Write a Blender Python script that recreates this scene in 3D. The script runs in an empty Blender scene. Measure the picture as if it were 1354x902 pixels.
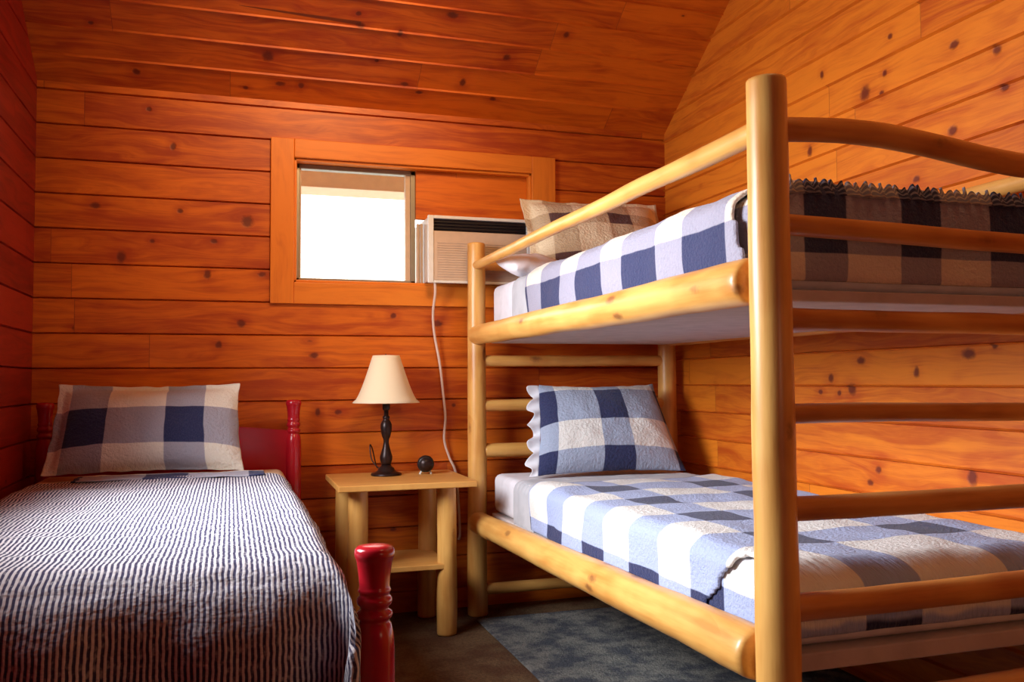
import bpy, bmesh, math, random
from mathutils import Vector, Matrix, noise, Quaternion
random.seed(4)
S = bpy.context.scene
COL = S.collection
PI = math.pi

# ---------------------------------------------------------------- camera, world, lights, exposure
D, XL, XR, ZJ, CS = 3.836, -0.735, 2.010, 2.196, 0.68      # back wall y, side walls x, ceiling joint z, ceiling slope
F = 1168.0
fw = Vector((0.30338602, 0.95181799, 0.04471516)); rt = Vector((0.95283767, -0.30341503, -0.00630081)); up = Vector((-0.00757002, -0.04451787, 0.99897991))
cd = bpy.data.cameras.new('camera'); cam = bpy.data.objects.new('camera', cd); COL.objects.link(cam)
cam.matrix_world = Matrix(((rt.x, up.x, -fw.x, 0), (rt.y, up.y, -fw.y, 0), (rt.z, up.z, -fw.z, 1.0), (0, 0, 0, 1)))
cd.sensor_fit = 'HORIZONTAL'; cd.sensor_width = 36; cd.lens = F * 36 / 1354; cd.clip_start = 0.05
S.camera = cam
S.view_settings.view_transform = 'Standard'
try: S.view_settings.look = 'None'
except Exception: pass
S.view_settings.gamma = 1; S.view_settings.use_curve_mapping = False
S.view_settings.exposure = 0.0

W = bpy.data.worlds.new('sky'); S.world = W; W.use_nodes = True
wn = W.node_tree; wn.nodes.clear()
wo = wn.nodes.new('ShaderNodeOutputWorld'); wb = wn.nodes.new('ShaderNodeBackground')
wt = wn.nodes.new('ShaderNodeTexCoord'); ws = wn.nodes.new('ShaderNodeSeparateXYZ'); wr = wn.nodes.new('ShaderNodeValToRGB')
wn.links.new(wt.outputs['Generated'], ws.inputs[0]); wm = wn.nodes.new('ShaderNodeMath'); wm.operation = 'MULTIPLY_ADD'; wm.inputs[1].default_value = .55; wn.links.new(ws.outputs[2], wm.inputs[0]); wn.links.new(ws.outputs[1], wm.inputs[2]); wn.links.new(wm.outputs[0], wr.inputs[0])
wr.color_ramp.elements[0].position = 0.05; wr.color_ramp.elements[0].color = (0.06, 0.006, 0.016, 1)
wr.color_ramp.elements[1].position = 0.45; wr.color_ramp.elements[1].color = (4.5, 4.6, 4.5, 1)
wn.links.new(wr.outputs[0], wb.inputs[0]); wn.links.new(wb.outputs[0], wo.inputs[0])

def area(name, loc, target, sx, sy, power, color, spread=180):
    l = bpy.data.lights.new(name, 'AREA'); l.shape = 'RECTANGLE'; l.size = sx; l.size_y = sy
    l.energy = power; l.color = color; l.spread = math.radians(spread)
    o = bpy.data.objects.new(name, l); COL.objects.link(o); o.location = loc
    o.rotation_euler = (Vector(target) - Vector(loc)).to_track_quat('-Z', 'Y').to_euler()
    return o
# daylight entering by the window in the left wall (outside the frame)
area('window_daylight', (XL - 0.02, 2.35, 1.50), (1.2, 2.30, 0.75), 0.95, 0.72, 42, (0.92, 0.95, 1.0), 112)
# unseen warm point light added to brighten the upper right wall
pl = bpy.data.lights.new('right_wall_fill', 'POINT'); pl.energy = 12; pl.color = (1.0, 0.62, 0.30); pl.shadow_soft_size = 0.15
po = bpy.data.objects.new('right_wall_fill', pl); COL.objects.link(po); po.location = (1.20, 1.35, 2.70)

sl = bpy.data.lights.new('back_wall_fill', 'SPOT'); sl.energy = 210; sl.color = (1.0, 0.62, 0.28); sl.spot_size = math.radians(54); sl.spot_blend = 1.0; sl.shadow_soft_size = 0.35  # added spot without a fixture: brightens mid back wall, fades towards both corners
so = bpy.data.objects.new('back_wall_fill', sl); COL.objects.link(so); so.location = (0.55, 1.75, 3.05)
so.rotation_euler = (Vector((0.38, D, 1.95)) - Vector(so.location)).to_track_quat('-Z', 'Y').to_euler()

ll = bpy.data.lights.new('bunk_foot_fill', 'POINT'); ll.energy = 4.0; ll.color = (1.0, 0.68, 0.42); ll.shadow_soft_size = 0.12  # unseen warm fill added to lift the lower foot end of the bunk
lo = bpy.data.objects.new('bunk_foot_fill', ll); COL.objects.link(lo); lo.location = (1.35, -0.1, 1.05)

# ---------------------------------------------------------------- node helper
class N:
    def __init__(s, name):
        s.m = bpy.data.materials.new(name); s.m.use_nodes = True; s.t = s.m.node_tree
        s.b = s.t.nodes['Principled BSDF']; s.o = s.t.nodes['Material Output']
    def n(s, k, **kw):
        x = s.t.nodes.new(k)
        for a, b in kw.items(): setattr(x, a, b)
        return x
    def put(s, v, sock):
        if isinstance(v, (int, float)): sock.default_value = v
        elif isinstance(v, tuple): sock.default_value = v if len(v) == len(sock.default_value) else v + (1,)
        else: s.t.links.new(v, sock)
    def ma(s, op, a, b=0.0, c=None):
        x = s.n('ShaderNodeMath', operation=op); s.put(a, x.inputs[0]); s.put(b, x.inputs[1])
        if c is not None: s.put(c, x.inputs[2])
        return x.outputs[0]
    def mix(s, f, a, b, mode='MIX'):
        x = s.n('ShaderNodeMix', data_type='RGBA', blend_type=mode)
        s.put(f, x.inputs[0]); s.put(a, x.inputs[6]); s.put(b, x.inputs[7]); return x.outputs[2]
    def xyz(s, v):
        x = s.n('ShaderNodeSeparateXYZ'); s.put(v, x.inputs[0]); return x.outputs
    def vec(s, a, b, c):
        x = s.n('ShaderNodeCombineXYZ'); s.put(a, x.inputs[0]); s.put(b, x.inputs[1]); s.put(c, x.inputs[2]); return x.outputs[0]
    def noise(s, v, scale, detail=3, rough=.5):
        x = s.n('ShaderNodeTexNoise'); s.put(v, x.inputs['Vector']); x.inputs['Scale'].default_value = scale
        x.inputs['Detail'].default_value = detail; x.inputs['Roughness'].default_value = rough; return x.outputs[0]
    def white(s, v):
        x = s.n('ShaderNodeTexWhiteNoise', noise_dimensions='1D'); s.put(v, x.inputs['W']); return x.outputs[0]
    def ramp(s, v, lo, hi, a=0.0, b=1.0):
        x = s.n('ShaderNodeMapRange', interpolation_type='SMOOTHSTEP'); s.put(v, x.inputs[0])
        for i, q in enumerate((lo, hi, a, b)): s.put(q, x.inputs[i + 1])
        return x.outputs[0]
    def bump(s, h, dist, strength=1.0):
        x = s.n('ShaderNodeBump'); s.put(h, x.inputs['Height']); x.inputs['Distance'].default_value = dist
        x.inputs['Strength'].default_value = strength; s.t.links.new(x.outputs[0], s.b.inputs['Normal'])
    def fin(s, col, rough=.5, spec=.5):
        s.put(col, s.b.inputs['Base Color']); s.put(rough, s.b.inputs['Roughness']); s.b.inputs['Specular IOR Level'].default_value = spec
        return s.m

def plain(name, col, rough=.5, metal=0, spec=.5, nz=0.0, nscale=30):
    k = N(name); k.b.inputs['Metallic'].default_value = metal
    tc = k.n('ShaderNodeTexCoord').outputs['Object']
    f = k.noise(tc, nscale, 3)
    dark = tuple(c * (1 - .35) for c in col)
    c = k.mix(k.ma('MULTIPLY', f, .6), col, dark)
    if nz: k.bump(f, nz)
    return k.fin(c, rough, spec)

BK = [(-0.231, 1.968), (-0.519, 1.708), (-0.202, 1.703), (0.062, 1.672), (-0.307, 1.574), (-0.069, 1.584), (-0.094, 1.445), (0.122, 1.452), (0.041, 1.244), (-0.048, 1.155), (-0.325, 2.116), (0.338, 1.112), (0.354, 0.871), (0.874, 1.255), (0.949, 0.892), (0.448, 1.357), (0.678, 1.286), (0.44, 0.87), (-0.422, 1.505), (0.677, 0.359)]
CK = [(0.648, 0.394), (0.484, 0.411), (0.472, 0.461), (0.134, 0.22), (0.571, 0.253), (0.774, 0.113), (0.956, 0.186), (1.108, 0.114), (1.119, 0.336), (1.348, 0.478), (0.052, 0.053), (0.188, 0.089), (0.274, 0.091), (0.845, 0.505), (-0.512, 0.288), (-0.368, 0.083)]
RK = [(2.631, 2.087), (2.028, 1.974), (2.316, 1.986), (2.411, 1.951), (2.332, 1.926), (1.857, 1.791), (2.71, 1.83), (2.191, 1.612), (2.043, 1.723), (1.878, 1.903), (2.288, 2.097), (2.461, 1.059), (2.212, 1.018), (2.009, 1.068), (1.916, 1.088), (2.619, 1.002), (2.39, 0.703), (2.431, 0.657), (2.008, 0.716), (2.679, 0.953), (2.576, 0.949), (2.509, 0.963)]

def plank_mat(name, w, phase, seglen, knots=(), base=((.70, .165, .008), (.36, .040, .003)), streak=None, seed=0.0):
    """varnished knotty pine boards: local X runs along the boards, local Y across them"""
    k = N(name); tc = k.n('ShaderNodeTexCoord').outputs['Object']; X, Y, Z = k.xyz(tc)
    bi = k.ma('FLOOR', k.ma('DIVIDE', k.ma('SUBTRACT', Y, phase), w))
    r1 = k.white(k.ma('ADD', bi, seed + 3.3))
    xs = k.ma('DIVIDE', k.ma('ADD', X, k.ma('MULTIPLY', r1, 9.0)), seglen)
    seg = k.ma('FLOOR', xs); fr = k.ma('FRACT', xs)
    idn = k.ma('ADD', k.ma('MULTIPLY', bi, 7.31), k.ma('ADD', k.ma('MULTIPLY', seg, 3.17), seed))
    tone = k.white(idn)
    off = k.ma('MULTIPLY', tone, 37.0)
    warp = k.noise(k.vec(k.ma('MULTIPLY', X, 2.0), k.ma('MULTIPLY', Y, 9.0), off), 1.0, 2)
    yy = k.ma('ADD', k.ma('MULTIPLY', Y, 34.0), k.ma('MULTIPLY', warp, 6.0))
    grain = k.noise(k.vec(k.ma('MULTIPLY', X, 1.6), yy, off), 1.0, 4, .65)
    fine = k.noise(k.vec(k.ma('MULTIPLY', X, 9.0), k.ma('MULTIPLY', Y, 230.0), off), 1.0, 3, .6)
    vo = k.n('ShaderNodeTexVoronoi'); k.put(k.vec(k.ma('ADD', k.ma('MULTIPLY', X, 3.6), off), k.ma('MULTIPLY', Y, 6.5), off), vo.inputs['Vector'])
    vo.inputs['Scale'].default_value = 1.0
    cr, cg, cb = k.xyz(vo.outputs['Color'])
    size = k.ma('MULTIPLY', k.ma('GREATER_THAN', cr, .45), k.ma('ADD', k.ma('MULTIPLY', cg, .055), .03))
    kd = k.ma('DIVIDE', vo.outputs['Distance'], k.ma('ADD', size, .0001))
    rag = k.ma('MULTIPLY', k.noise(tc, 60, 2), .7)
    kn = k.ramp(k.ma('ADD', kd, rag), .8, 1.5, 1.0, 0.0)
    halo = k.ramp(kd, 1.0, 3.2, 1.0, 0.0)
    for i, (a, b) in enumerate(knots):
        sc = (.013, .017, .014, .021, .012)[i % 5]
        dx = k.ma('DIVIDE', k.ma('SUBTRACT', X, a), sc * (1.25 if i % 2 else .9)); dy = k.ma('DIVIDE', k.ma('SUBTRACT', Y, b), sc * (.8 if i % 3 else 1.3))
        d = k.ma('SQRT', k.ma('ADD', k.ma('MULTIPLY', dx, dx), k.ma('MULTIPLY', dy, dy)))
        kn = k.ma('MAXIMUM', kn, k.ramp(k.ma('ADD', d, rag), .8, 1.6, 1.0, 0.0))
        halo = k.ma('MAXIMUM', halo, k.ramp(d, 1.0, 3.5, .8, 0.0))
    g = k.ma('ADD', k.ma('MULTIPLY', k.ramp(grain, .3, .72), .6), k.ma('MULTIPLY', k.ramp(fine, .3, .8), .18))
    g = k.ma('ADD', g, k.ma('MULTIPLY', k.ma('SUBTRACT', tone, .5), .55))
    g = k.ma('ADD', g, k.ma('MULTIPLY', halo, .3)); g = k.ma('ADD', g, k.ma('MULTIPLY', k.ma('SUBTRACT', k.noise(k.vec(k.ma('MULTIPLY', X, 5.0), k.ma('MULTIPLY', Y, 22.0), off), 1.0, 3, .6), .5), .9))
    c = k.mix(k.ramp(g, -.1, 1.05), base[0], base[1])
    c = k.mix(k.ma('MULTIPLY', kn, .88), c, (.12, .014, .006))
    if streak:
        (x0, y0), (x1, y1), hw = streak
        t = k.ma('DIVIDE', k.ma('SUBTRACT', X, x0), x1 - x0)
        dy = k.ma('ABSOLUTE', k.ma('SUBTRACT', Y, k.ma('MULTIPLY_ADD', t, y1 - y0, y0)))
        wv = k.ma('MULTIPLY', k.ma('POWER', k.ma('MAXIMUM', t, 0.0), .7), hw)
        inn = k.ma('MULTIPLY', k.ma('LESS_THAN', t, 1.0), k.ma('GREATER_THAN', t, 0.0))
        c = k.mix(k.ma('MULTIPLY', inn, k.ramp(k.ma('DIVIDE', dy, k.ma('ADD', wv, .0005)), .6, 1.3, .85, 0.0)), c, (.10, .015, .006))
    jn = k.ma('LESS_THAN', k.ma('MULTIPLY', fr, seglen), .003)
    c = k.mix(k.ma('MULTIPLY', jn, .45), c, (.10, .015, .006))
    k.bump(k.ma('SUBTRACT', k.ma('MULTIPLY', fine, .25), k.ma('ADD', kn, jn)), .002, .5)
    k.b.inputs['Coat Weight'].default_value = .15; k.b.inputs['Coat Roughness'].default_value = .3
    return k.fin(c, .48, .35)

def log_mat(name, light=(.82, .45, .12), dark=(.60, .25, .05)):
    """peeled, varnished pine log; local Z runs along the log"""
    k = N(name); tc = k.n('ShaderNodeTexCoord').outputs['Object']; X, Y, Z = k.xyz(tc)
    rnd = k.ma('MULTIPLY', k.n('ShaderNodeObjectInfo').outputs['Random'], 40.0)
    g = k.noise(k.vec(k.ma('MULTIPLY', X, 30.0), k.ma('MULTIPLY', Y, 30.0), k.ma('ADD', k.ma('MULTIPLY', Z, 2.6), rnd)), 1.0, 4, .6)
    pt = k.noise(k.vec(k.ma('MULTIPLY', X, 8.0), k.ma('MULTIPLY', Y, 8.0), k.ma('ADD', k.ma('MULTIPLY', Z, 6.0), rnd)), 1.0, 2)
    vo = k.n('ShaderNodeTexVoronoi'); k.put(k.vec(k.ma('MULTIPLY', X, 11.0), k.ma('MULTIPLY', Y, 11.0), k.ma('ADD', k.ma('MULTIPLY', Z, 5.0), rnd)), vo.inputs['Vector']); vo.inputs['Scale'].default_value = 1
    cr, cg, cb = k.xyz(vo.outputs['Color'])
    kd = k.ma('DIVIDE', vo.outputs['Distance'], k.ma('ADD', k.ma('MULTIPLY', k.ma('GREATER_THAN', cr, .38), .17), .0001))
    kn = k.ramp(k.ma('ADD', kd, k.ma('MULTIPLY', k.noise(tc, 90, 2), .6)), .7, 1.5, 1.0, 0.0)
    f = k.ma('ADD', k.ma('MULTIPLY', k.ramp(g, .35, .7), .6), k.ma('MULTIPLY', k.ramp(pt, .4, .7), .4))
    f = k.ma('ADD', f, k.ma('MULTIPLY', k.ramp(kd, 1.0, 3.0, 1.0, 0.0), .4))
    c = k.mix(f, light, dark); c = k.mix(k.ma('MULTIPLY', kn, .75), c, (.16, .05, .02))
    k.bump(k.ma('SUBTRACT', k.ma('MULTIPLY', g, .5), k.ma('MULTIPLY', kn, -.4)), .003, .5)
    k.b.inputs['Coat Weight'].default_value = .25; k.b.inputs['Coat Roughness'].default_value = .25
    return k.fin(c, .4, .45)

NAVY, MID, WHITE = (.026, .032, .095), (.33, .38, .56), (.80, .78, .74)
def check_mat(name, pu, du, ou, pv, dv, ov, navy=NAVY, mid=MID, white=WHITE):
    """woven buffalo check on the cloth's own metric UVs"""
    k = N(name); uv = k.n('ShaderNodeUVMap').outputs[0]; U, V, _ = k.xyz(uv)
    wob = k.ma('MULTIPLY', k.ma('SUBTRACT', k.noise(uv, 9, 2), .5), .010)
    def band(q, p, d, o):
        m = k.ma('FLOORED_MODULO', k.ma('SUBTRACT', k.ma('ADD', q, wob), o), p)
        return k.ma('MULTIPLY', k.ramp(m, 0.0, .004), k.ramp(m, d, d + .004, 1.0, 0.0))
    a = band(U, pu, du, ou); b = band(V, pv, dv, ov)
    one = k.ma('MAXIMUM', a, b); both = k.ma('MULTIPLY', a, b)
    weave = k.noise(k.vec(k.ma('MULTIPLY', U, 260.0), k.ma('MULTIPLY', V, 130.0), 0.0), 1.0, 3, .7)
    c = k.mix(one, white, mid); c = k.mix(both, c, navy)
    c = k.mix(k.ma('MULTIPLY', k.ramp(weave, .35, .7), k.ma('ADD', k.ma('MULTIPLY', one, .22), .06)), c, k.mix(both, (.25, .26, .36), (.10, .11, .21)))
    pk = k.noise(uv, 85, 3, .6)
    k.bump(k.ma('ADD', k.ma('MULTIPLY', weave, .25), pk), .010, .7)
    k.b.inputs['Sheen Weight'].default_value = .15
    return k.fin(c, .9, .15)

def stripe_mat(name):
    """seersucker ticking: fine navy and white stripes with puckers"""
    k = N(name); uv = k.n('ShaderNodeUVMap').outputs[0]; U, V, _ = k.xyz(uv)
    wob = k.ma('MULTIPLY', k.noise(k.vec(k.ma('MULTIPLY', U, 14.0), k.ma('MULTIPLY', V, 30.0), 0.0), 1.0, 2), .006)
    m = k.ma('FRACT', k.ma('DIVIDE', k.ma('ADD', U, wob), .0098))
    s = k.ma('MULTIPLY', k.ramp(m, .0, .14), k.ramp(m, .52, .66, 1.0, 0.0))
    brk = k.ramp(k.noise(k.vec(k.ma('MULTIPLY', U, 90.0), k.ma('MULTIPLY', V, 60.0), 3.0), 1.0, 2), .25, .5, .55, 1.0)
    c = k.mix(k.ma('MULTIPLY', s, brk), (.66, .64, .66), (.055, .050, .10))
    h = k.ma('ADD', k.ma('MULTIPLY', k.ramp(m, .3, .8), .3), k.ma('MULTIPLY', k.noise(k.vec(k.ma('MULTIPLY', U, 45.0), k.ma('MULTIPLY', V, 70.0), 1.0), 1.0, 2), 1.0))
    k.bump(h, .006, .7)
    return k.fin(c, .9, .1)

def sheet_mat(name, col):
    k = N(name); tc = k.n('ShaderNodeTexCoord').outputs['Object']
    f = k.noise(tc, 14, 4); c = k.mix(k.ramp(f, .35, .75), col, tuple(q * .86 for q in col)); k.bump(f, .01, .5)
    return k.fin(c, .9, .1)

M_back = plank_mat('varnished_pine_back', .1385, .643, 2.6, BK, seed=1.0)
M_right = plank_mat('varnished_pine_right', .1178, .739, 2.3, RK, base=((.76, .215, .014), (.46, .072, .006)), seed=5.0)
M_left = plank_mat('varnished_pine_left_shaded', .1385, .643, 2.1, base=((.42, .030, .012), (.22, .010, .006)), seed=9.0)  # same pine, with the left corner's shade put into its base colour
M_ceil = plank_mat('varnished_pine_ceiling', .1335, 0.0, 1.7, CK, streak=((.02, .436), (.487, .418), .009), seed=12.0)
M_trim = plank_mat('varnished_pine_trim', 5.0, -1.0, 20.0, base=((.76, .22, .018), (.50, .10, .008)), seed=20.0)
M_log = log_mat('peeled_pine_log')
M_log_shaded = log_mat('peeled_pine_log_shaded', (.70, .30, .07), (.46, .14, .03))  # shaded copy of the log wood, darkened for the foot end rails
M_board = plank_mat('honey_pine_board', 5.0, -1.0, 20.0, base=((.80, .42, .11), (.60, .24, .05)), seed=31.0)
M_red = plain('red_gloss_paint', (.50, .010, .022), .22, spec=.6)
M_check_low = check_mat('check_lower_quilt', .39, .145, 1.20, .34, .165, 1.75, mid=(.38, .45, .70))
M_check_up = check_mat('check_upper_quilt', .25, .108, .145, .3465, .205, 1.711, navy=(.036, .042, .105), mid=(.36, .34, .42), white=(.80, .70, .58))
M_ticking = stripe_mat('ticking_quilt')
M_sheet = sheet_mat('white_sheet', (.84, .84, .90)); M_grey = sheet_mat('grey_sheet', (.52, .52, .55)); M_cream = sheet_mat('cream_sheet', (.80, .66, .45))
M_under = sheet_mat('pale_bed_board', (.62, .55, .52))
M_ac = plain('off_white_plastic', (.68, .50, .36), .45); M_acw = plain('white_plastic', (.86, .84, .78), .4)
M_black = plain('black_plastic', (.012, .010, .012), .35); M_bronze = plain('dark_bronze', (.035, .018, .016), .35, .5)
M_alu = plain('dull_window_metal', (.34, .30, .24), .4, .5); M_cord = plain('white_cord_rubber', (.82, .62, .52), .5)
M_shade = plain('cream_shade_cloth', (.88, .74, .52), .85, spec=.1, nz=.0005, nscale=300)
k = N('unlit_bulb'); k.b.inputs['Emission Color'].default_value = (1.0, .62, .28, 1); k.b.inputs['Emission Strength'].default_value = 0.0; M_bulb = k.m
k = N('cream_shade'); k.t.nodes.remove(k.b); df = k.n('ShaderNodeBsdfDiffuse'); df.inputs[0].default_value = (.90, .74, .50, 1); tl = k.n('ShaderNodeBsdfTranslucent'); tl.inputs[0].default_value = (.80, .62, .38, 1); mx = k.n('ShaderNodeMixShader'); mx.inputs[0].default_value = .035
k.t.links.new(df.outputs[0], mx.inputs[1]); k.t.links.new(tl.outputs[0], mx.inputs[2]); k.t.links.new(mx.outputs[0], k.o.inputs[0]); M_shade = k.m
M_eave = plain('tan_painted_eave', (.95, .86, .60), .7); M_grass = plain('pale_ground', (.75, .73, .66), .9, nscale=3)
k = N('window_glass'); k.t.nodes.remove(k.b)
tr = k.n('ShaderNodeBsdfTransparent'); gl = k.n('ShaderNodeBsdfGlossy'); gl.inputs['Roughness'].default_value = .02; mx = k.n('ShaderNodeMixShader'); mx.inputs[0].default_value = .05
k.t.links.new(tr.outputs[0], mx.inputs[1]); k.t.links.new(gl.outputs[0], mx.inputs[2]); k.t.links.new(mx.outputs[0], k.o.inputs[0]); M_glass = k.m

k = N('carpet'); tc = k.n('ShaderNodeTexCoord').outputs['Object']
f1 = k.noise(tc, 5.5, 5, .65); f2 = k.noise(tc, 90, 3, .7)
c = k.mix(k.ramp(f1, .38, .62), (.13, .065, .035), (.20, .125, .065)); c = k.mix(k.ma('MULTIPLY', k.ramp(f2, .35, .7), .5), c, (.06, .03, .02))
k.bump(f2, .006, .8); M_carpet = k.fin(c, .95, .1)
k = N('rug'); tc = k.n('ShaderNodeTexCoord').outputs['Object']
f1 = k.noise(tc, 9, 6, .7); f2 = k.noise(tc, 120, 3, .7)
c = k.mix(k.ramp(f1, .38, .62), (.085, .09, .105), (.26, .25, .22)); c = k.mix(k.ma('MULTIPLY', k.ramp(f2, .35, .7), .5), c, (.04, .045, .06))
k.bump(f2, .008, .9); M_rug = k.fin(c, .95, .1)

# ---------------------------------------------------------------- object helpers
def link(name, bm, mat, parent=None, smooth=False):
    me = bpy.data.meshes.new(name); bm.normal_update(); bm.to_mesh(me); bm.free()
    if mat: me.materials.append(mat)
    if smooth:
        for p in me.polygons: p.use_smooth = True
    o = bpy.data.objects.new(name, me); COL.objects.link(o)
    if parent: o.parent = parent
    return o
def tag(o, label, cat, group=None):
    o['label'] = label; o['category'] = cat
    if group: o['group'] = group
    return o
def thing(name, loc, label, cat, rz=0, group=None):
    o = bpy.data.objects.new(name, None); COL.objects.link(o); o.location = loc; o.rotation_euler.z = rz; o.empty_display_size = .1
    return tag(o, label, cat, group)
def struct(o): o['kind'] = 'structure'; return o
def box(bm, x0, x1, y0, y1, z0, z1, bev=0.0):
    vs = [bm.verts.new((x, y, z)) for x in (x0, x1) for y in (y0, y1) for z in (z0, z1)]
    fs = [bm.faces.new([vs[i] for i in q]) for q in ((0, 1, 3, 2), (4, 6, 7, 5), (0, 4, 5, 1), (2, 3, 7, 6), (0, 2, 6, 4), (1, 5, 7, 3))]
    if bev:
        es = list({e for f in fs for e in f.edges}); bmesh.ops.bevel(bm, geom=es, offset=bev, segments=3, profile=.5, affect='EDGES')
def boxo(name, mat, parent, *a, bev=0.004, origin=None):
    bm = bmesh.new(); box(bm, *a, bev=bev)
    if origin is not None: bmesh.ops.translate(bm, verts=bm.verts, vec=-Vector(origin))
    o = link(name, bm, mat, parent, False)
    if origin is not None: o.location = origin
    return o
def lathe(bm, prof, seg=28, cx=0, cy=0):
    rings = []
    for r, z in prof:
        rings.append([bm.verts.new((cx + r * math.cos(2 * PI * i / seg), cy + r * math.sin(2 * PI * i / seg), z)) for i in range(seg)])
    for a, b in zip(rings, rings[1:]):
        for i in range(seg): bm.faces.new((a[i], a[(i + 1) % seg], b[(i + 1) % seg], b[i]))
    bm.faces.new(rings[0][::-1]); bm.faces.new(rings[-1])
def tube(bm, pts, r, seg=10):
    pts = [Vector(p) for p in pts]; rings = []; n0 = None
    for i, p in enumerate(pts):
        t = (pts[min(i + 1, len(pts) - 1)] - pts[max(i - 1, 0)]).normalized()
        if n0 is None: n0 = t.orthogonal().normalized()
        n0 = (n0 - t * n0.dot(t)).normalized(); b = t.cross(n0)
        rr = r(i / (len(pts) - 1)) if callable(r) else r
        rings.append([bm.verts.new(p + (n0 * math.cos(2 * PI * j / seg) + b * math.sin(2 * PI * j / seg)) * rr) for j in range(seg)])
    for a, b in zip(rings, rings[1:]):
        for j in range(seg): bm.faces.new((a[j], a[(j + 1) % seg], b[(j + 1) % seg], b[j]))
    bm.faces.new(rings[0][::-1]); bm.faces.new(rings[-1])
def smooth_pts(pts, n):
    out = []; P = [Vector(p) for p in pts]
    for i in range(len(P) - 1):
        p0, p1, p2, p3 = P[max(i - 1, 0)], P[i], P[i + 1], P[min(i + 2, len(P) - 1)]
        for j in range(n):
            t = j / n
            out.append(.5 * ((2 * p1) + (-p0 + p2) * t + (2 * p0 - 5 * p1 + 4 * p2 - p3) * t * t + (-p0 + 3 * p1 - 3 * p2 + p3) * t ** 3))
    out.append(P[-1]); return out

def log(name, A, B, ra, rb, mat, parent, base=(0, 0, 0), seed=0, wob=.05, bend=(0, 0), round_=.35, wave=None, tip=1.0):
    """a peeled log from A to B (world points); its own Z runs along it"""
    A = Vector(A); B = Vector(B); L = (B - A).length; bm = bmesh.new(); seg = 22; n = max(8, int(L / .05)); rings = []
    q = (B - A).to_track_quat('Z', 'Y')
    zs = [0, .15 * ra * round_, .5 * ra * round_, ra * round_] + [L * i / n for i in range(1, n)] + [L - rb * round_, L - .5 * rb * round_, L - .15 * rb * round_, L]
    ends = [.80, .93, .985, 1.0] + [1.0] * (n - 1) + [1.0, .985, .93, .80]
    for z, e in zip(zs, ends):
        t = z / L; r = (ra + (rb - ra) * t) * e
        cx = bend[0] * math.sin(PI * t) + (wave(t)[0] if wave else 0); cy = bend[1] * math.sin(PI * t) + (wave(t)[1] if wave else 0)
        cx += .004 * noise.noise(Vector((seed * 3.1, z * 2.2, 0))); cy += .004 * noise.noise(Vector((seed * 3.1 + 9, z * 2.2, 5)))
        rg = []
        for j in range(seg):
            a = 2 * PI * j / seg
            rr = r * (1 + wob * noise.noise(Vector((math.cos(a) * 1.3 + seed * 7, math.sin(a) * 1.3, z * 5))) + .5 * wob * noise.noise(Vector((math.cos(a) * 3, math.sin(a) * 3 + seed, z * 17))))
            rg.append(bm.verts.new((cx + rr * math.cos(a), cy + rr * math.sin(a), z)))
        rings.append(rg)
    for a, b in zip(rings, rings[1:]):
        for j in range(seg): bm.faces.new((a[j], a[(j + 1) % seg], b[(j + 1) % seg], b[j]))
    bm.faces.new(rings[0][::-1]); bm.faces.new(rings[-1])
    o = link(name, bm, mat, parent, True)
    o.location = A - Vector(base); o.rotation_mode = 'QUATERNION'; o.rotation_quaternion = q
    return o

# ---------------------------------------------------------------- room shell
def planks(bm, u0, u1, v0, v1, w, ph, gw=.0042, gd=.014):
    """boards with V grooves between them, in local XY, facing +Z"""
    vs = [(v0, 0)]; k0 = math.floor((v0 - ph) / w) + 1
    while ph + k0 * w < v1 - gw:
        g = ph + k0 * w
        if g - gw > v0: vs += [(g - gw, 0), (g, -gd), (g + gw, 0)]
        k0 += 1
    vs.append((v1, 0))
    a = [bm.verts.new((u0, v, z)) for v, z in vs]; b = [bm.verts.new((u1, v, z)) for v, z in vs]
    for i in range(len(vs) - 1): bm.faces.new((a[i], b[i], b[i + 1], a[i + 1]))
def wallobj(name, bm, mat, mw, th=.1):
    o = struct(link(name, bm, mat)); o.matrix_world = mw
    m = o.modifiers.new('solid', 'SOLIDIFY'); m.thickness = th; m.offset = -1
    return o
# window opening in the back wall (local x, z)
WX0, WX1, WZ0, WZ1 = .252, 1.320, 1.422, 1.955
bm = bmesh.new(); w, ph = .1385, .643
planks(bm, XL - .05, XR + .05, 0, WZ0, w, ph); planks(bm, XL - .05, WX0, WZ0, WZ1, w, ph); planks(bm, WX1, XR + .05, WZ0, WZ1, w, ph); planks(bm, XL - .05, XR + .05, WZ1, ZJ + .02, w, ph)
wallobj('wall_back', bm, M_back, Matrix(((1, 0, 0, 0), (0, 0, -1, D), (0, 1, 0, 0), (0, 0, 0, 1))))
# side walls: local x = world y, local y = world z
Y0 = -1.2
def clip(bm):   # below the ceiling slope
    bmesh.ops.bisect_plane(bm, geom=bm.verts[:] + bm.edges[:] + bm.faces[:], plane_co=(D, ZJ + .01, 0), plane_no=Vector((CS, 1, 0)).normalized(), clear_outer=True)
bm = bmesh.new(); planks(bm, Y0, D + .02, 0, 5.8, .1178, .739); clip(bm)
for f in bm.faces: f.normal_flip()
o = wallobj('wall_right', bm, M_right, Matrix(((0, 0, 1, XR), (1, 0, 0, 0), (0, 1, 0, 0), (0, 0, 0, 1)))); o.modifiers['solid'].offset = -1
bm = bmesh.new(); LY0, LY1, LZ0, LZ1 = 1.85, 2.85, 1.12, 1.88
planks(bm, Y0, D + .02, 0, LZ0, w, ph); planks(bm, Y0, LY0, LZ0, LZ1, w, ph); planks(bm, LY1, D + .02, LZ0, LZ1, w, ph); planks(bm, Y0, D + .02, LZ1, 5.8, w, ph); clip(bm)
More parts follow.
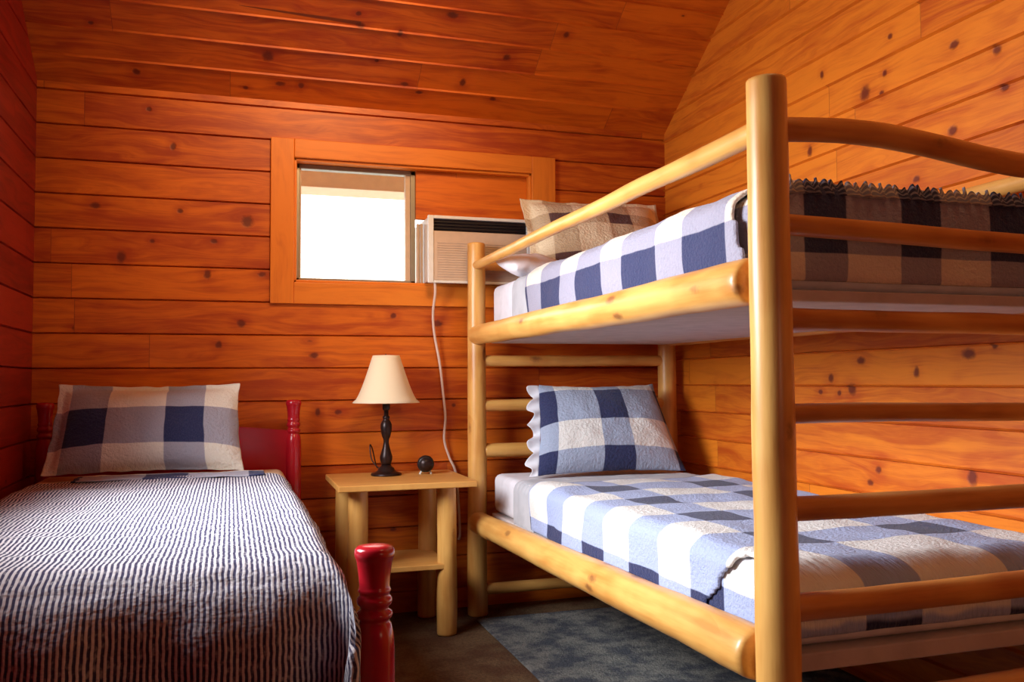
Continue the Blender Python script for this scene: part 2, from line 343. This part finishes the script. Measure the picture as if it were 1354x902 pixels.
wallobj('wall_left', bm, M_left, Matrix(((0, 0, 1, XL), (1, 0, 0, 0), (0, 1, 0, 0), (0, 0, 0, 1))))
# ceiling: rises from the back wall towards the viewer
h = math.hypot(1, CS)
bm = bmesh.new(); planks(bm, XL - .1, XR + .1, 0, (D - Y0) * h, .1335, 0.0, .004, .008)
mw = Matrix(((1, 0, 0, 0), (0, -1 / h, CS / h, D), (0, CS / h, 1 / h, ZJ), (0, 0, 0, 1)))
for f in bm.faces: f.normal_flip()
wallobj('ceiling', bm, M_ceil, mw, .1)
bm = bmesh.new(); box(bm, XL - .1, XR + .1, Y0, D + .1, -.1, 0); struct(link('floor', bm, M_carpet))

# window surround: reveal and casing boards
def plank_box(name, x0, x1, y0, y1, z0, z1, mat=M_trim, vertical=False, parent=None, seed=0):
    """board whose local X runs along its length"""
    cx, cy, cz = (x0 + x1) / 2, (y0 + y1) / 2, (z0 + z1) / 2; hx, hy, hz = (x1 - x0) / 2, (y1 - y0) / 2, (z1 - z0) / 2
    bm = bmesh.new()
    if vertical: box(bm, -hz, hz, -hx, hx, -hy, hy, bev=.003)
    else: box(bm, -hx, hx, -hz, hz, -hy, hy, bev=.003)
    bmesh.ops.translate(bm, verts=bm.verts, vec=(seed, 0, 0))
    o = link(name, bm, mat, parent)
    if vertical: R = Matrix(((0, 1, 0), (0, 0, 1), (1, 0, 0)))
    else: R = Matrix(((1, 0, 0), (0, 0, -1), (0, 1, 0)))
    m4 = R.to_4x4(); m4.translation = Vector((cx, cy, cz)) - R @ Vector((seed, 0, 0)); o.matrix_world = m4
    return o
CT = .018
cas = [('trim_1', .155, WX0, D - CT, D + .001, 1.330, 2.035, True), ('trim_2', WX1, 1.435, D - CT, D + .001, 1.330, 2.035, True),
       ('trim_3', WX0, WX1, D - CT, D + .001, WZ1, 2.035, False), ('trim_4', WX0, WX1, D - CT, D + .001, 1.330, WZ0, False)]
for i, (n, x0, x1, y0, y1, z0, z1, v) in enumerate(cas): struct(plank_box(n, x0, x1, y0, y1, z0, z1, vertical=v, seed=i * 1.7 + .4))
for i, (x0, x1, z0, z1, v) in enumerate(((WX0, WX0 + .012, WZ0, WZ1, True), (WX1 - .012, WX1, WZ0, WZ1, True), (WX0, WX1, WZ1 - .012, WZ1, False), (WX0, WX1, WZ0, WZ0 + .012, False))):
    struct(plank_box('trim_%d' % (i + 5), x0, x1, D - .004, D + .11, z0, z1, vertical=v, seed=i * 2.3))
win = struct(bpy.data.objects.new('window_1', None)); COL.objects.link(win); win.location = (WX0 + .012, D + .045, WZ0 + .012)
wo_ = Vector(win.location)
def wbox(n, mat, x0, x1, y0, y1, z0, z1, bev=.002):
    bm = bmesh.new(); box(bm, x0, x1, y0, y1, z0, z1, bev=bev); bmesh.ops.translate(bm, verts=bm.verts, vec=-wo_); return link(n, bm, mat, win)
bm = bmesh.new(); a, b, c, d = WX0 + .012, .785, WZ0 + .012, WZ1 - .012
for q in ((a, a + .016, c, d), (b - .022, b, c, d), (a, b, d - .02, d), (a, b, c, c + .014)): box(bm, q[0], q[1], D + .045, D + .085, q[2], q[3], bev=.002)
bmesh.ops.translate(bm, verts=bm.verts, vec=-wo_); link('window_frame', bm, M_alu, win)
wbox('window_pane', M_glass, a + .012, b - .018, D + .064, D + .068, c + .01, d - .016, 0)
bm = bmesh.new()
for q in ((b - .044, b - .022, c + .012, d - .018), (a + .016, a + .022, c + .012, d - .018)): box(bm, q[0], q[1], D + .05, D + .078, q[2], q[3], bev=.002)
bmesh.ops.translate(bm, verts=bm.verts, vec=-wo_); link('window_sash', bm, M_ac, win)
o = plank_box('filler_board', .785, WX1 - .012, D + .03, D + .055, 1.724, WZ1 - .012, mat=M_back, seed=2.2)
tag(o, 'red-brown wooden filler board closing the window above the air conditioner', 'board')
# the eave outside
bm = bmesh.new(); box(bm, -1.5, 3.0, D + .55, D + .75, 1.955, 2.30, bev=.004); box(bm, -1.5, 3.0, D + .12, D + .56, 2.16, 2.2)
o = struct(link('trim_9', bm, M_eave))
bm = bmesh.new(); box(bm, -30, 30, D + .5, D + 60, -1.0, -.8); struct(link('ground', bm, M_grass))
# the left wall's window frame
bm = bmesh.new()
for y0, y1, z0, z1 in ((LY0 - .08, LY0, LZ0 - .08, LZ1 + .08), (LY1, LY1 + .08, LZ0 - .08, LZ1 + .08), (LY0, LY1, LZ1, LZ1 + .08), (LY0, LY1, LZ0 - .08, LZ0)): box(bm, XL, XL + .018, y0, y1, z0, z1, bev=.003)
struct(link('window_2', bm, M_trim))

# ---------------------------------------------------------------- log bunk bed
bx, by = 1.014, 1.501; fx, fy = 1.930, 3.686
bb = (1.47, 2.6, 0)
bunk = thing('bunk_bed', bb, 'tall twin-over-twin bunk bed of peeled golden pine logs against the right wall', 'bunk bed')
HB = 1.598
log('post', (bx + .003, by, 0), (bx, by, HB), .0445, .0395, M_log, bunk, bb, 1, .04, round_=.25)
log('post', (bx, fy, 0), (bx, fy, HB), .043, .038, M_log, bunk, bb, 2, .05, round_=.25)
log('post', (fx, by, 0), (fx, by, HB), .0445, .040, M_log, bunk, bb, 3, .04)
log('post', (fx, fy, 0), (fx, fy, HB), .044, .040, M_log, bunk, bb, 4, .08)
# long side rails
for x, s in ((bx - .006, 10), (fx + .0, 20)):
    log('side_rail', (x, by + .045, 1.198), (x, fy - .02, 1.196), .049, .041, M_log, bunk, bb, s, .05, round_=.6)
    log('side_rail', (x, by + .045, .452), (x, fy - .02, .398), .053, .046, M_log, bunk, bb, s + 1, .05, round_=.6)
    log('guard_rail', (x, by + .02, 1.498), (x, fy - .02, 1.497), .0235, .019, M_log, bunk, bb, s + 2, .06)
# foot end rails (towards the viewer)
def footwave(t): return (0, .014 * math.sin(PI * t * 1.9 + .2) - .006)
log('end_rail', (bx + .02, by, 1.497), (fx - .02, by, 1.478), .025, .027, M_log_shaded, bunk, bb, 31, .05, wave=lambda t: (0, .016 * math.sin(2 * PI * t)))
for z0, z1, r, s in ((1.308, 1.290, .0215, 32), (1.120, 1.113, .0225, 33), (.931, .922, .0195, 34), (.743, .742, .0245, 35), (.553, .556, .0275, 36)):
    log('end_rail', (bx + .03, by, z0), (fx - .03, by, z1), r, r * 1.03, M_log_shaded, bunk, bb, s, .07)
log('stretcher', (bx + .03, by, .335), (fx - .03, by, .345), .034, .034, M_log_shaded, bunk, bb, 37, .07)
# head end rails
for z, r, s in ((1.50, .02, 40), (1.086, .024, 41), (.891, .026, 42), (.70, .03, 43), (.106, .024, 44)):
    log('end_rail' if z > .2 else 'stretcher', (bx + .03, fy, z), (fx - .03, fy, z), r, r, M_log, bunk, bb, s, .07)
# pale boards carrying the two mattresses
for z0, z1 in ((1.160, 1.185), (.402, .439)):
    boxo('bed_board', M_under, bunk, bx + .05 - bb[0], fx - .045 - bb[0], by + .06 - bb[1], fy - .05 - bb[1], z0, z1, bev=.004)

# ---------------------------------------------------------------- cloth helpers
def fold(s, a, b, r):
    if a <= s <= b: return s, 0.0
    q = a - s if s < a else s - b
    if q < r * PI / 2: an = q / r; p, d = r * math.sin(an), r * (1 - math.cos(an))
    else: p, d = r, r + q - r * PI / 2
    return (a - p, d) if s < a else (b + p, d)
def grid(name, mat, s0, s1, t0, t1, ns, nt, fn, keep=None, parent=None, th=.012, sub=1, uvo=(0, 0), uvf=None):
    bm = bmesh.new(); uvl = bm.loops.layers.uv.new('UVMap'); V = {}; st = {}
    for i in range(ns + 1):
        for j in range(nt + 1):
            s = s0 + (s1 - s0) * i / ns; t = t0 + (t1 - t0) * j / nt
            V[i, j] = bm.verts.new(fn(s, t)); st[V[i, j]] = (s, t)
    for i in range(ns):
        for j in range(nt):
            s = s0 + (s1 - s0) * (i + .5) / ns; t = t0 + (t1 - t0) * (j + .5) / nt
            if keep and not keep(s, t): continue
            f = bm.faces.new((V[i, j], V[i + 1, j], V[i + 1, j + 1], V[i, j + 1]))
            for l in f.loops:
                a, b = st[l.vert]; l[uvl].uv = uvf(a, b) if uvf else (a + uvo[0], b + uvo[1])
    bmesh.ops.delete(bm, geom=[v for v in bm.verts if not v.link_faces], context='VERTS')
    o = link(name, bm, mat, parent, True)
    if th: m = o.modifiers.new('solid', 'SOLIDIFY'); m.thickness = th; m.offset = -1
    if sub: m = o.modifiers.new('sub', 'SUBSURF'); m.levels = sub; m.render_levels = sub
    return o
def nz(x, y, z=0.0, s=1.0): return noise.noise(Vector((x * s, y * s, z * s)))

def mattress(loc, x0, x1, y0, y1, z0, z1, label, mat=M_sheet):
    bm = bmesh.new(); box(bm, x0, x1, y0, y1, z0, z1, bev=.03)
    bmesh.ops.translate(bm, verts=bm.verts, vec=-Vector(loc)); o = link('mattress', bm, mat, None, True); o.location = loc
    for p in o.data.polygons: p.use_smooth = True
    return tag(o, label, 'mattress')

def bunk_bedding(zt, zs, zb, check, lab, low):
    """zt top of the quilt, zb mattress bottom"""
    x0, x1, y0, y1 = 1.074, 1.868, by + .085, fy - .036
    mt = mattress((1.47, 2.6, zb), x0, x1, y0, y1, zb, zt - .018, lab[0])
    r = .045; XA, XB = x0 - .012 + r, x1 + .004 - r; YA = y0 - .014 + r; YE = 3.13
    drop = zt - zs
    def fn(s, t):
        x, dx = fold(s, XA, XB, r); y, dy = fold(t, YA, 9, r)
        d = (dx ** 4 + dy ** 4) ** .25
        z = zt - d
        n = nz(s, t, 2, 4) * .010 + nz(s, t, 7, 11) * .005
        if d < .02: z += n
        else:
            x -= (n * 1.3 + .006) if dx > dy and s < XA else 0; y -= n * .9 if dy >= dx else 0
        if not low:
            # the upper quilt bulges out a little over the side of the mattress
            if dx > .02 and s < XA: x -= .010 * math.sin(min(1, dx / drop) * PI)
        return (x, y, z)
    sl = XA - drop - .02 + r * (1 - (1 - PI / 2)) - .0
    s_lo = XA - (drop - r + r * PI / 2); t_lo = YA - (drop - r + r * PI / 2) + (.02 if low else 0)
    def keep(s, t):
        if s < XA - .02:
            x, dx = fold(s, XA, XB, r)
            if low: return t > 1.71 + (dx / drop) * .17
            return t > 1.665 + .02 * math.cos(dx / drop * PI)
        return True
    q = grid('quilt', check, s_lo, XB + .05, t_lo, YE, 64, 90, fn, keep, uvf=lambda a, b: (a - (.08 * min(1, max(0, (YA - b) / .08)) if low else 0), b if b > YA else YA - (YA - b) * (.25 if low else 1.35)))
    tag(q, lab[1], 'quilt')
    # turned-back sheet edge at the head
    def fs(s, t):
        x, dx = fold(s, XA, XB, r * .9); z = zt - .006 - dx - .008 + .004 * math.sin(t * 160) + .004 * nz(s, t, 3, 12)
        return (x - (.002 if dx else 0), t, z)
    sh = grid('folded_sheet', M_grey, s_lo + .005, XB + .03, 3.10, 3.34, 40, 30, fs, th=.008)
    tag(sh, lab[2], 'sheet')
    # tucked corner of the bedding by the front post
    def fc(s, t):
        x, dx = fold(s, XA + .001, XB, r * .9); y, dy = fold(t, YA - .002, 9, r * .9)
        return (x + .002 * nz(s, t, 1, 20), y, zt - .02 - (dx ** 4 + dy ** 4) ** .25)
    tk = grid('tucked_corner', check, s_lo + .02, XA + .05, YA - .09, 1.92, 20, 24, fc, th=.006, uvo=(-.055, -.03), parent=None)
    tk.parent = q
    tk['label'] = 'tucked quilt corner under the loose fold'
    return q
ql = bunk_bedding(.622, .445, .440, M_check_low,
    ('white-sheeted mattress of the lower bunk', 'blue and white buffalo-check quilt spread over the lower bunk', 'pale folded sheet edge between pillow and quilt on the lower bunk'), True)
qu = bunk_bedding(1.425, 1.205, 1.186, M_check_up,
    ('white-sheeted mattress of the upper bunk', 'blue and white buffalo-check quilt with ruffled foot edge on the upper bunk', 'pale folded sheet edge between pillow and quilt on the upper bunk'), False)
# ruffled fringe standing along the foot edge of the upper quilt
def frn(s, t):
    tooth = abs(math.sin(s * PI / .021)) * (.65 + .5 * nz(s, 0, 3, 30))
    return (s, 1.583 - .014 * (1 - t) + .004 * math.sin(s * 190), 1.392 + t * (.020 + .024 * tooth))
fr = grid('ruffle', M_check_up, 1.09, 1.83, 0, 1, 300, 4, frn, th=.006, sub=0, parent=qu, uvo=(0.0, -1.93)); fr['label'] = 'spiky ruffled edge'

# ---------------------------------------------------------------- pillows
def pillow(name, w, h, t, mat, loc, rx, ry, rz, flange, label, seed=0, uvo=(0, 0), skew=0.0, frill=None):
    """local x = width, local y = height, z = thickness; flange is the flat border of the sham"""
    bm = bmesh.new(); uvl = bm.loops.layers.uv.new('UVMap'); nu, nv = 46, 30; W2, H2 = w / 2, h / 2; P = {}; st = {}
    fl, frr, ft, fb = flange
    for side in (1, -1):
        for i in range(nu + 1):
            for j in range(nv + 1):
                edge = i in (0, nu) or j in (0, nv)
                if side == -1 and edge: P[side, i, j] = P[1, i, j]; continue
                u = -1 + 2 * i / nu; v = -1 + 2 * j / nv
                x = u * W2; y = v * H2
                # inside coordinates of the filled part
                iu = (x - (-W2 + fl)) / (w - fl - frr) * 2 - 1; iv = (y - (-H2 + fb)) / (h - ft - fb) * 2 - 1
                fill = max(0, 1 - abs(iu) ** 2.4) * max(0, 1 - abs(iv) ** 2.2)
                z = side * (t / 2 * fill ** .5 + .003)
                xx = x * (1 - .035 * (1 - v * v)) + skew * v * (u - .2) ; yy = y * (1 - .07 * (1 - u * u))
                n = nz(x + seed, y, side, 9) * .008 + nz(x + seed, y, side, 22) * .004
                z += n * (.3 + fill)
                if edge or fill == 0: z += .007 * nz(x + seed, y, 2, 16); xx += .007 * nz(x + seed, y + 4, 2, 22); yy += .006 * nz(x, y + seed, 6, 22)
                P[side, i, j] = bm.verts.new((xx, yy, z)); st[P[side, i, j]] = (x, y)
    for side in (1, -1):
        for i in range(nu):
            for j in range(nv):
                q = [P[side, i, j], P[side, i + 1, j], P[side, i + 1, j + 1], P[side, i, j + 1]]
                if side == -1: q = q[::-1]
                f = bm.faces.new(q)
                for l in f.loops: a, b = st[l.vert]; l[uvl].uv = (a + uvo[0], b + uvo[1])
    o = link(name, bm, mat, None, True); o.location = loc; o.rotation_euler = (rx, ry, rz)
    m = o.modifiers.new('sub', 'SUBSURF'); m.levels = 1; m.render_levels = 1
    if frill:
        def fr(s, tt):
            y = s; off = frill * tt
            return (-W2 * (1 - .03 * (1 - (y / H2) ** 2)) + .008 - off * (1 + .35 * math.sin(s * 70)) - skew * (y / H2) * 1.2, y * .97, .012 * math.sin(s * 95 + tt) * tt)
        g = grid('flange', M_sheet, -H2, H2, 0, 1, 60, 4, fr, th=.003, parent=o); g['label'] = 'wavy white border'
    return tag(o, label, 'pillow')
P_red = check_mat('check_pillow_single', .342, .138, -.28, .30, .147, -.089, mid=(.42, .41, .47), white=(.88, .84, .72))
P_low = check_mat('check_pillow_lower', .315, .13, -.045, .30, .17, 0.0, mid=(.38, .44, .58))
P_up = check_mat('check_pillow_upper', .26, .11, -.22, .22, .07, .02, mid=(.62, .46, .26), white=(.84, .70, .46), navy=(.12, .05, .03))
pillow('pillow', .665, .36, .15, P_red, (-.285, 3.50, .835), math.radians(66), 0, math.radians(-2), (.03, .012, .03, .012), 'blue, grey and cream check pillow propped on the single red bed', 3, skew=-.012)
pillow('pillow', .60, .44, .16, P_low, (1.515, 3.465, .797), math.radians(58), 0, math.radians(-3), (.01, .01, .012, .01), 'blue and white check pillow with wavy white border on the lower bunk', 5, skew=-.03, frill=.045)
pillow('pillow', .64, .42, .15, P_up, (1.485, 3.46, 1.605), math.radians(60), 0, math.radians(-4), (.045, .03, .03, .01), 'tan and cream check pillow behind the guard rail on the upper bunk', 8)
# plain white pillow peeking out behind the upper quilt
pillow('pillow', .26, .22, .09, M_sheet, (1.18, 3.40, 1.466), math.radians(15), 0, math.radians(8), (.0, .0, .0, .0), 'plain white pillow lying at the upper bunk head by the left post', 11)

# ---------------------------------------------------------------- red single bed
rb = (-.21, 2.7, 0)
red = thing('single_bed', rb, 'red painted wooden single bed with turned posts in the left corner', 'bed')
def turned(name, x, y, prof):
    bm = bmesh.new(); lathe(bm, prof, 32); o = link(name, bm, M_red, red, True); o.location = Vector((x, y, 0)) - Vector(rb); return o
foot = [(.020, 0), (.030, .06), (.030, .10), (.024, .12), (.034, .14), (.036, .20), (.036, .34), (.0375, .42), (.0375, .50), (.036, .53), (.031, .552), (.027, .556), (.027, .560), (.0325, .564), (.034, .569), (.0325, .574), (.027, .578), (.026, .583), (.0315, .588), (.033, .594), (.0315, .600), (.0275, .604), (.0285, .609), (.031, .613), (.029, .617), (.028, .622), (.030, .645), (.0335, .668), (.0345, .671), (.0365, .675), (.0375, .681), (.0365, .688), (.033, .693), (.02, .6955), (.004, .6965)]
head = [(r * .84, z * .9 if z < .5 else z + .232 - .0) for r, z in foot]
head = [p if p[1] < .46 else (p[0], p[1] - 0) for p in head]
for x in (-.665, .258): turned('post', x, 1.66, foot)
for x in (-.665, .247): turned('post', x, 3.72, head)
def panel(name, y, z0, z1, dip, th=.022):
    bm = bmesh.new(); n = 40; xs = [-.64 + .875 * i / n for i in range(n + 1)]; f = []; 
    for yy in (y - th / 2, y + th / 2):
        f.append(([bm.verts.new((x, yy, z0)) for x in xs], [bm.verts.new((x, yy, z1 + dip * max(0, math.sin(PI * (i / n)))  )) for i, x in enumerate(xs)]))
    (a0, a1), (b0, b1) = f
    for i in range(n):
        bm.faces.new((a0[i], a0[i + 1], a1[i + 1], a1[i])); bm.faces.new((b0[i + 1], b0[i], b1[i], b1[i + 1]))
        bm.faces.new((a1[i], a1[i + 1], b1[i + 1], b1[i])); bm.faces.new((a0[i + 1], a0[i], b0[i], b0[i + 1]))
    bm.faces.new((a0[0], a1[0], b1[0], b0[0])); bm.faces.new((a0[n], b0[n], b1[n], a1[n]))
    bmesh.ops.translate(bm, verts=bm.verts, vec=-Vector(rb)); return link(name, bm, M_red, red)
panel('headboard', 3.72, .30, .802, .03)
panel('footboard', 1.66, .20, .53, 0)
for x in (-.672, .23): boxo('side_rail', M_red, red, x - rb[0], x + .022 - rb[0], 1.68 - rb[1], 3.70 - rb[1], .24, .36)
boxo('bed_board', M_board, red, -.645 - rb[0], .228 - rb[0], 1.70 - rb[1], 3.69 - rb[1], .30, .33)
mattress((-.21, 2.7, .332), -.66, .205, 1.70, 3.665, .332, .655, 'cream-sheeted mattress of the red single bed', M_cream)
# the striped quilt
r = .06; XA, XB = -.60, .148; YA = 1.60 + r * 1.9; top = .675
def fq(s, t):
    x, dx = fold(s, XA, XB, r); y, dy = fold(t, YA, 9, r * 1.9)
    d = (dx ** 5 + dy ** 5) ** .2; m = min(dx, dy)
    z = top - d
    n = nz(s, t, 1, 3) * .010 + nz(s, t, 4, 9) * .006 + nz(s, t, 8, 24) * .003
    if d < .03: z += n
    if dy > .03: # foot drop: vertical folds growing downwards
        y -= dy * (.10 + .09 * math.sin(s * 21 + 1.0) + .12 * nz(s, 0, 3, 9)) + n
        z += max(0, dy - .07) * .10 * math.exp(-((s - .095) / .04) ** 2)
    if dx > .03:
        x += (1 if s > 0 else -.2) * (dx * .03 + n)
    if m > 0:
        x -= (1 if s > 0 else 0) * min(m, .2) * .10; y -= min(m, .12) * .20
    return (x, y, z)
q = grid('striped_quilt', M_ticking, XA - .05, XB + .34, YA - .32, 3.27, 150, 150, fq, th=.010, sub=1)
tag(q, 'navy and white fine-striped puckered quilt draped over the red single bed', 'quilt')
# blue-checked sheet turned back beside the pillow
def fs2(s, t): return (s, t, .676 + .006 * nz(s, t, 0, 14) + .004 * math.sin(t * 90))
o = grid('folded_sheet', P_red, -.50, .12, 3.22, 3.40, 40, 16, fs2, th=.006); tag(o, 'blue-checked sheet edge lying below the pillow on the red single bed', 'sheet')

# ---------------------------------------------------------------- nightstand
nb = (.65, 3.60, 0)
ns_ = thing('nightstand', nb, 'honey pine nightstand with log legs between the red bed and the bunk', 'nightstand')
def nboard(name, x0, x1, y0, y1, z0, z1): return boxo(name, M_board, ns_, x0 - nb[0], x1 - nb[0], y0 - nb[1], y1 - nb[1], z0, z1, bev=.004)
nboard('tabletop', .385, .922, 3.345, 3.815, .586, .610)
nboard('shelf', .475, .825, 3.415, 3.755, .262, .284)
for i, (x, y) in enumerate(((.472, 3.45), (.822, 3.45), (.458, 3.74), (.806, 3.74))):
    log('leg', (x, y, 0), (x, y, .586), .040, .038, M_log, ns_, nb, 60 + i, .08)
# ---------------------------------------------------------------- lamp
lb = (.620, 3.68, .610)
lamp = thing('table_lamp', lb, 'table lamp with cream bell shade and dark bronze baluster base on the nightstand', 'lamp')
bm = bmesh.new(); lathe(bm, [(.062, 0), (.064, .004), (.060, .010), (.045, .014), (.036, .020), (.033, .030), (.024, .036), (.019, .044)], 36); link('base', bm, M_bronze, lamp, True)
bm = bmesh.new(); lathe(bm, [(.019, .043), (.022, .052), (.026, .066), (.026, .078), (.021, .095), (.015, .115), (.011, .135), (.012, .150), (.017, .160), (.021, .175), (.024, .195), (.023, .212), (.017, .225), (.012, .232), (.015, .237), (.015, .243), (.010, .248), (.009, .275)], 28); link('stem', bm, M_bronze, lamp, True)
bm = bmesh.new(); lathe(bm, [(.014, .270), (.016, .278), (.016, .315), (.010, .320)], 20); link('bulb_socket', bm, M_black, lamp, True)
bm = bmesh.new(); lathe(bm, [(.010, .320), (.014, .335), (.026, .360), (.029, .378), (.024, .396), (.010, .406)], 20); link('bulb', bm, M_bulb, lamp, True)
bm = bmesh.new(); seg = 40; prof = []
for i in range(15):
    t = i / 14; prof.append((.140 - .084 * (t ** .62) + .003 * math.sin(t * PI), .302 + .196 * t))
rings = [[bm.verts.new((r_ * math.cos(2 * PI * j / seg), r_ * math.sin(2 * PI * j / seg), z)) for j in range(seg)] for r_, z in prof]
for a, b in zip(rings, rings[1:]):
    for j in range(seg): bm.faces.new((a[j], a[(j + 1) % seg], b[(j + 1) % seg], b[j]))
o = link('lamp_shade', bm, M_shade, lamp, True); m = o.modifiers.new('s', 'SOLIDIFY'); m.thickness = .003
bm = bmesh.new()
for a in range(3): tube(bm, [(0, 0, .49), (.055 * math.cos(a * 2.094), .055 * math.sin(a * 2.094), .492)], .0016, 6)
tube(bm, smooth_pts([(.014, 0, .315), (.05, 0, .36), (.05, 0, .44), (0, 0, .49), (0, 0, .505)], 5), .0018, 6); link('harp', bm, M_bronze, lamp, True)
bm = bmesh.new(); tube(bm, smooth_pts([(-.02, .02, .02), (-.05, .06, .06), (-.055, .08, .12), (-.04, .11, .10), (-.02, .14, .03), (0, .19, .004)], 8), .0028, 8); link('power_cord', bm, M_bronze, lamp, True)
# ---------------------------------------------------------------- alarm clock
cb = (.785, 3.67, .610)
clk = thing('alarm_clock', cb, 'small round black alarm clock beside the lamp on the nightstand', 'clock', rz=math.radians(-12)); clk.scale = (1.12, 1.12, 1.12)
bm = bmesh.new(); lathe(bm, [(.012, -.022), (.027, -.020), (.031, -.012), (.032, 0), (.031, .014), (.027, .021), (.010, .023)], 28)
bmesh.ops.rotate(bm, verts=bm.verts, cent=(0, 0, 0), matrix=Matrix.Rotation(PI / 2, 3, 'X')); bmesh.ops.translate(bm, verts=bm.verts, vec=(0, 0, .038)); link('clock_body', bm, M_black, clk, True)
bm = bmesh.new(); lathe(bm, [(.024, 0), (.024, .002), (.002, .0025)], 28); bmesh.ops.rotate(bm, verts=bm.verts, cent=(0, 0, 0), matrix=Matrix.Rotation(PI / 2, 3, 'X')); bmesh.ops.translate(bm, verts=bm.verts, vec=(0, -.022, .038)); link('clock_face', bm, M_bronze, clk, True)
for s in (-1, 1):
    bm = bmesh.new(); tube(bm, [(s * .014, 0, .012), (s * .022, -.004, 0)], .004, 8); link('foot', bm, M_acw, clk, True)
# ---------------------------------------------------------------- air conditioner with its cord
ab = (1.05, 3.78, WZ0 + .012)
ac = thing('air_conditioner', ab, 'off-white window air conditioner filling the right half of the window', 'air conditioner')
def abox(n, mat, x0, x1, y0, y1, z0, z1, bev=.004, par=ac):
    return boxo(n, mat, par, x0 - ab[0], x1 - ab[0], y0 - ab[1], y1 - ab[1], z0 - ab[2], z1 - ab[2], bev=bev)
A0, A1, Z0, Z1, yf_ = .813, 1.285, WZ0 + .004, 1.722, 3.735
abox('housing', M_ac, A0 + .004, A1 - .004, yf_ + .018, D + .3, WZ0 + .0125, Z1 - .004)
bm = bmesh.new()
for q in ((A0, A0 + .024, Z0, Z1), (A1 - .020, A1, Z0, Z1), (A0 + .024, A1 - .02, Z1 - .014, Z1), (A0 + .024, A1 - .02, Z0, Z0 + .012)): box(bm, q[0] - ab[0], q[1] - ab[0], yf_ - ab[1], yf_ + .022 - ab[1], q[2] - ab[2], q[3] - ab[2], bev=.003)
link('front_bezel', bm, M_acw, ac)
abox('front_panel', M_ac, A0 + .024, A1 - .02, yf_ + .004, yf_ + .021, Z0 + .012, 1.655)
bm = bmesh.new()
for i in range(15):
    zz = Z0 + .028 + i * .0105; box(bm, A0 + .04 - ab[0], A1 - .035 - ab[0], yf_ + .001 - ab[1], yf_ + .005 - ab[1], zz - ab[2], zz + .005 - ab[2])
link('intake_grille', bm, M_ac, ac)
abox('air_outlet', M_black, A0 + .024, A1 - .02, yf_ + .016, yf_ + .021, 1.655, Z1 - .012, 0)
bm = bmesh.new()
for i in range(3):
    zz = 1.664 + i * .014; box(bm, A0 + .026 - ab[0], A1 - .022 - ab[0], yf_ + .006 - ab[1], yf_ + .015 - ab[1], zz - ab[2], zz + .0018 - ab[2])
link('louver', bm, M_black, ac)
bm = bmesh.new()      # pleated side curtain between the sash and the housing
for i in range(4): box(bm, .786 + i * .0072 - ab[0], .791 + i * .0072 - ab[0], D + .005 + (i % 2) * .008 - ab[1], D + .03 - ab[1], WZ0 + .013 - ab[2], 1.70 - ab[2], bev=.001)
link('side_curtain', bm, M_ac, ac)
bm = bmesh.new(); tube(bm, [Vector(p) - Vector(ab) for p in smooth_pts([(.845, 3.75, 1.436), (.848, 3.76, 1.38), (.845, 3.79, 1.30), (.855, 3.81, 1.21), (.880, 3.815, 1.08), (.895, 3.815, .95), (.905, 3.815, .84), (.900, 3.815, .74), (.925, 3.82, .66), (.955, 3.82, .58), (.97, 3.82, .35), (.965, 3.82, .30)], 8)], .0058, 10)
link('power_cord', bm, M_cord, ac, True)
# ---------------------------------------------------------------- rug
def frug(s, t):
    return (s, t, .012 + .003 * nz(s, t, 0, 6))
o = grid('rug', M_rug, .98, 1.98, 1.0, 3.60, 30, 60, frug, th=.010)
tag(o, 'mottled blue-grey rug on the floor beneath the bunk bed', 'rug')
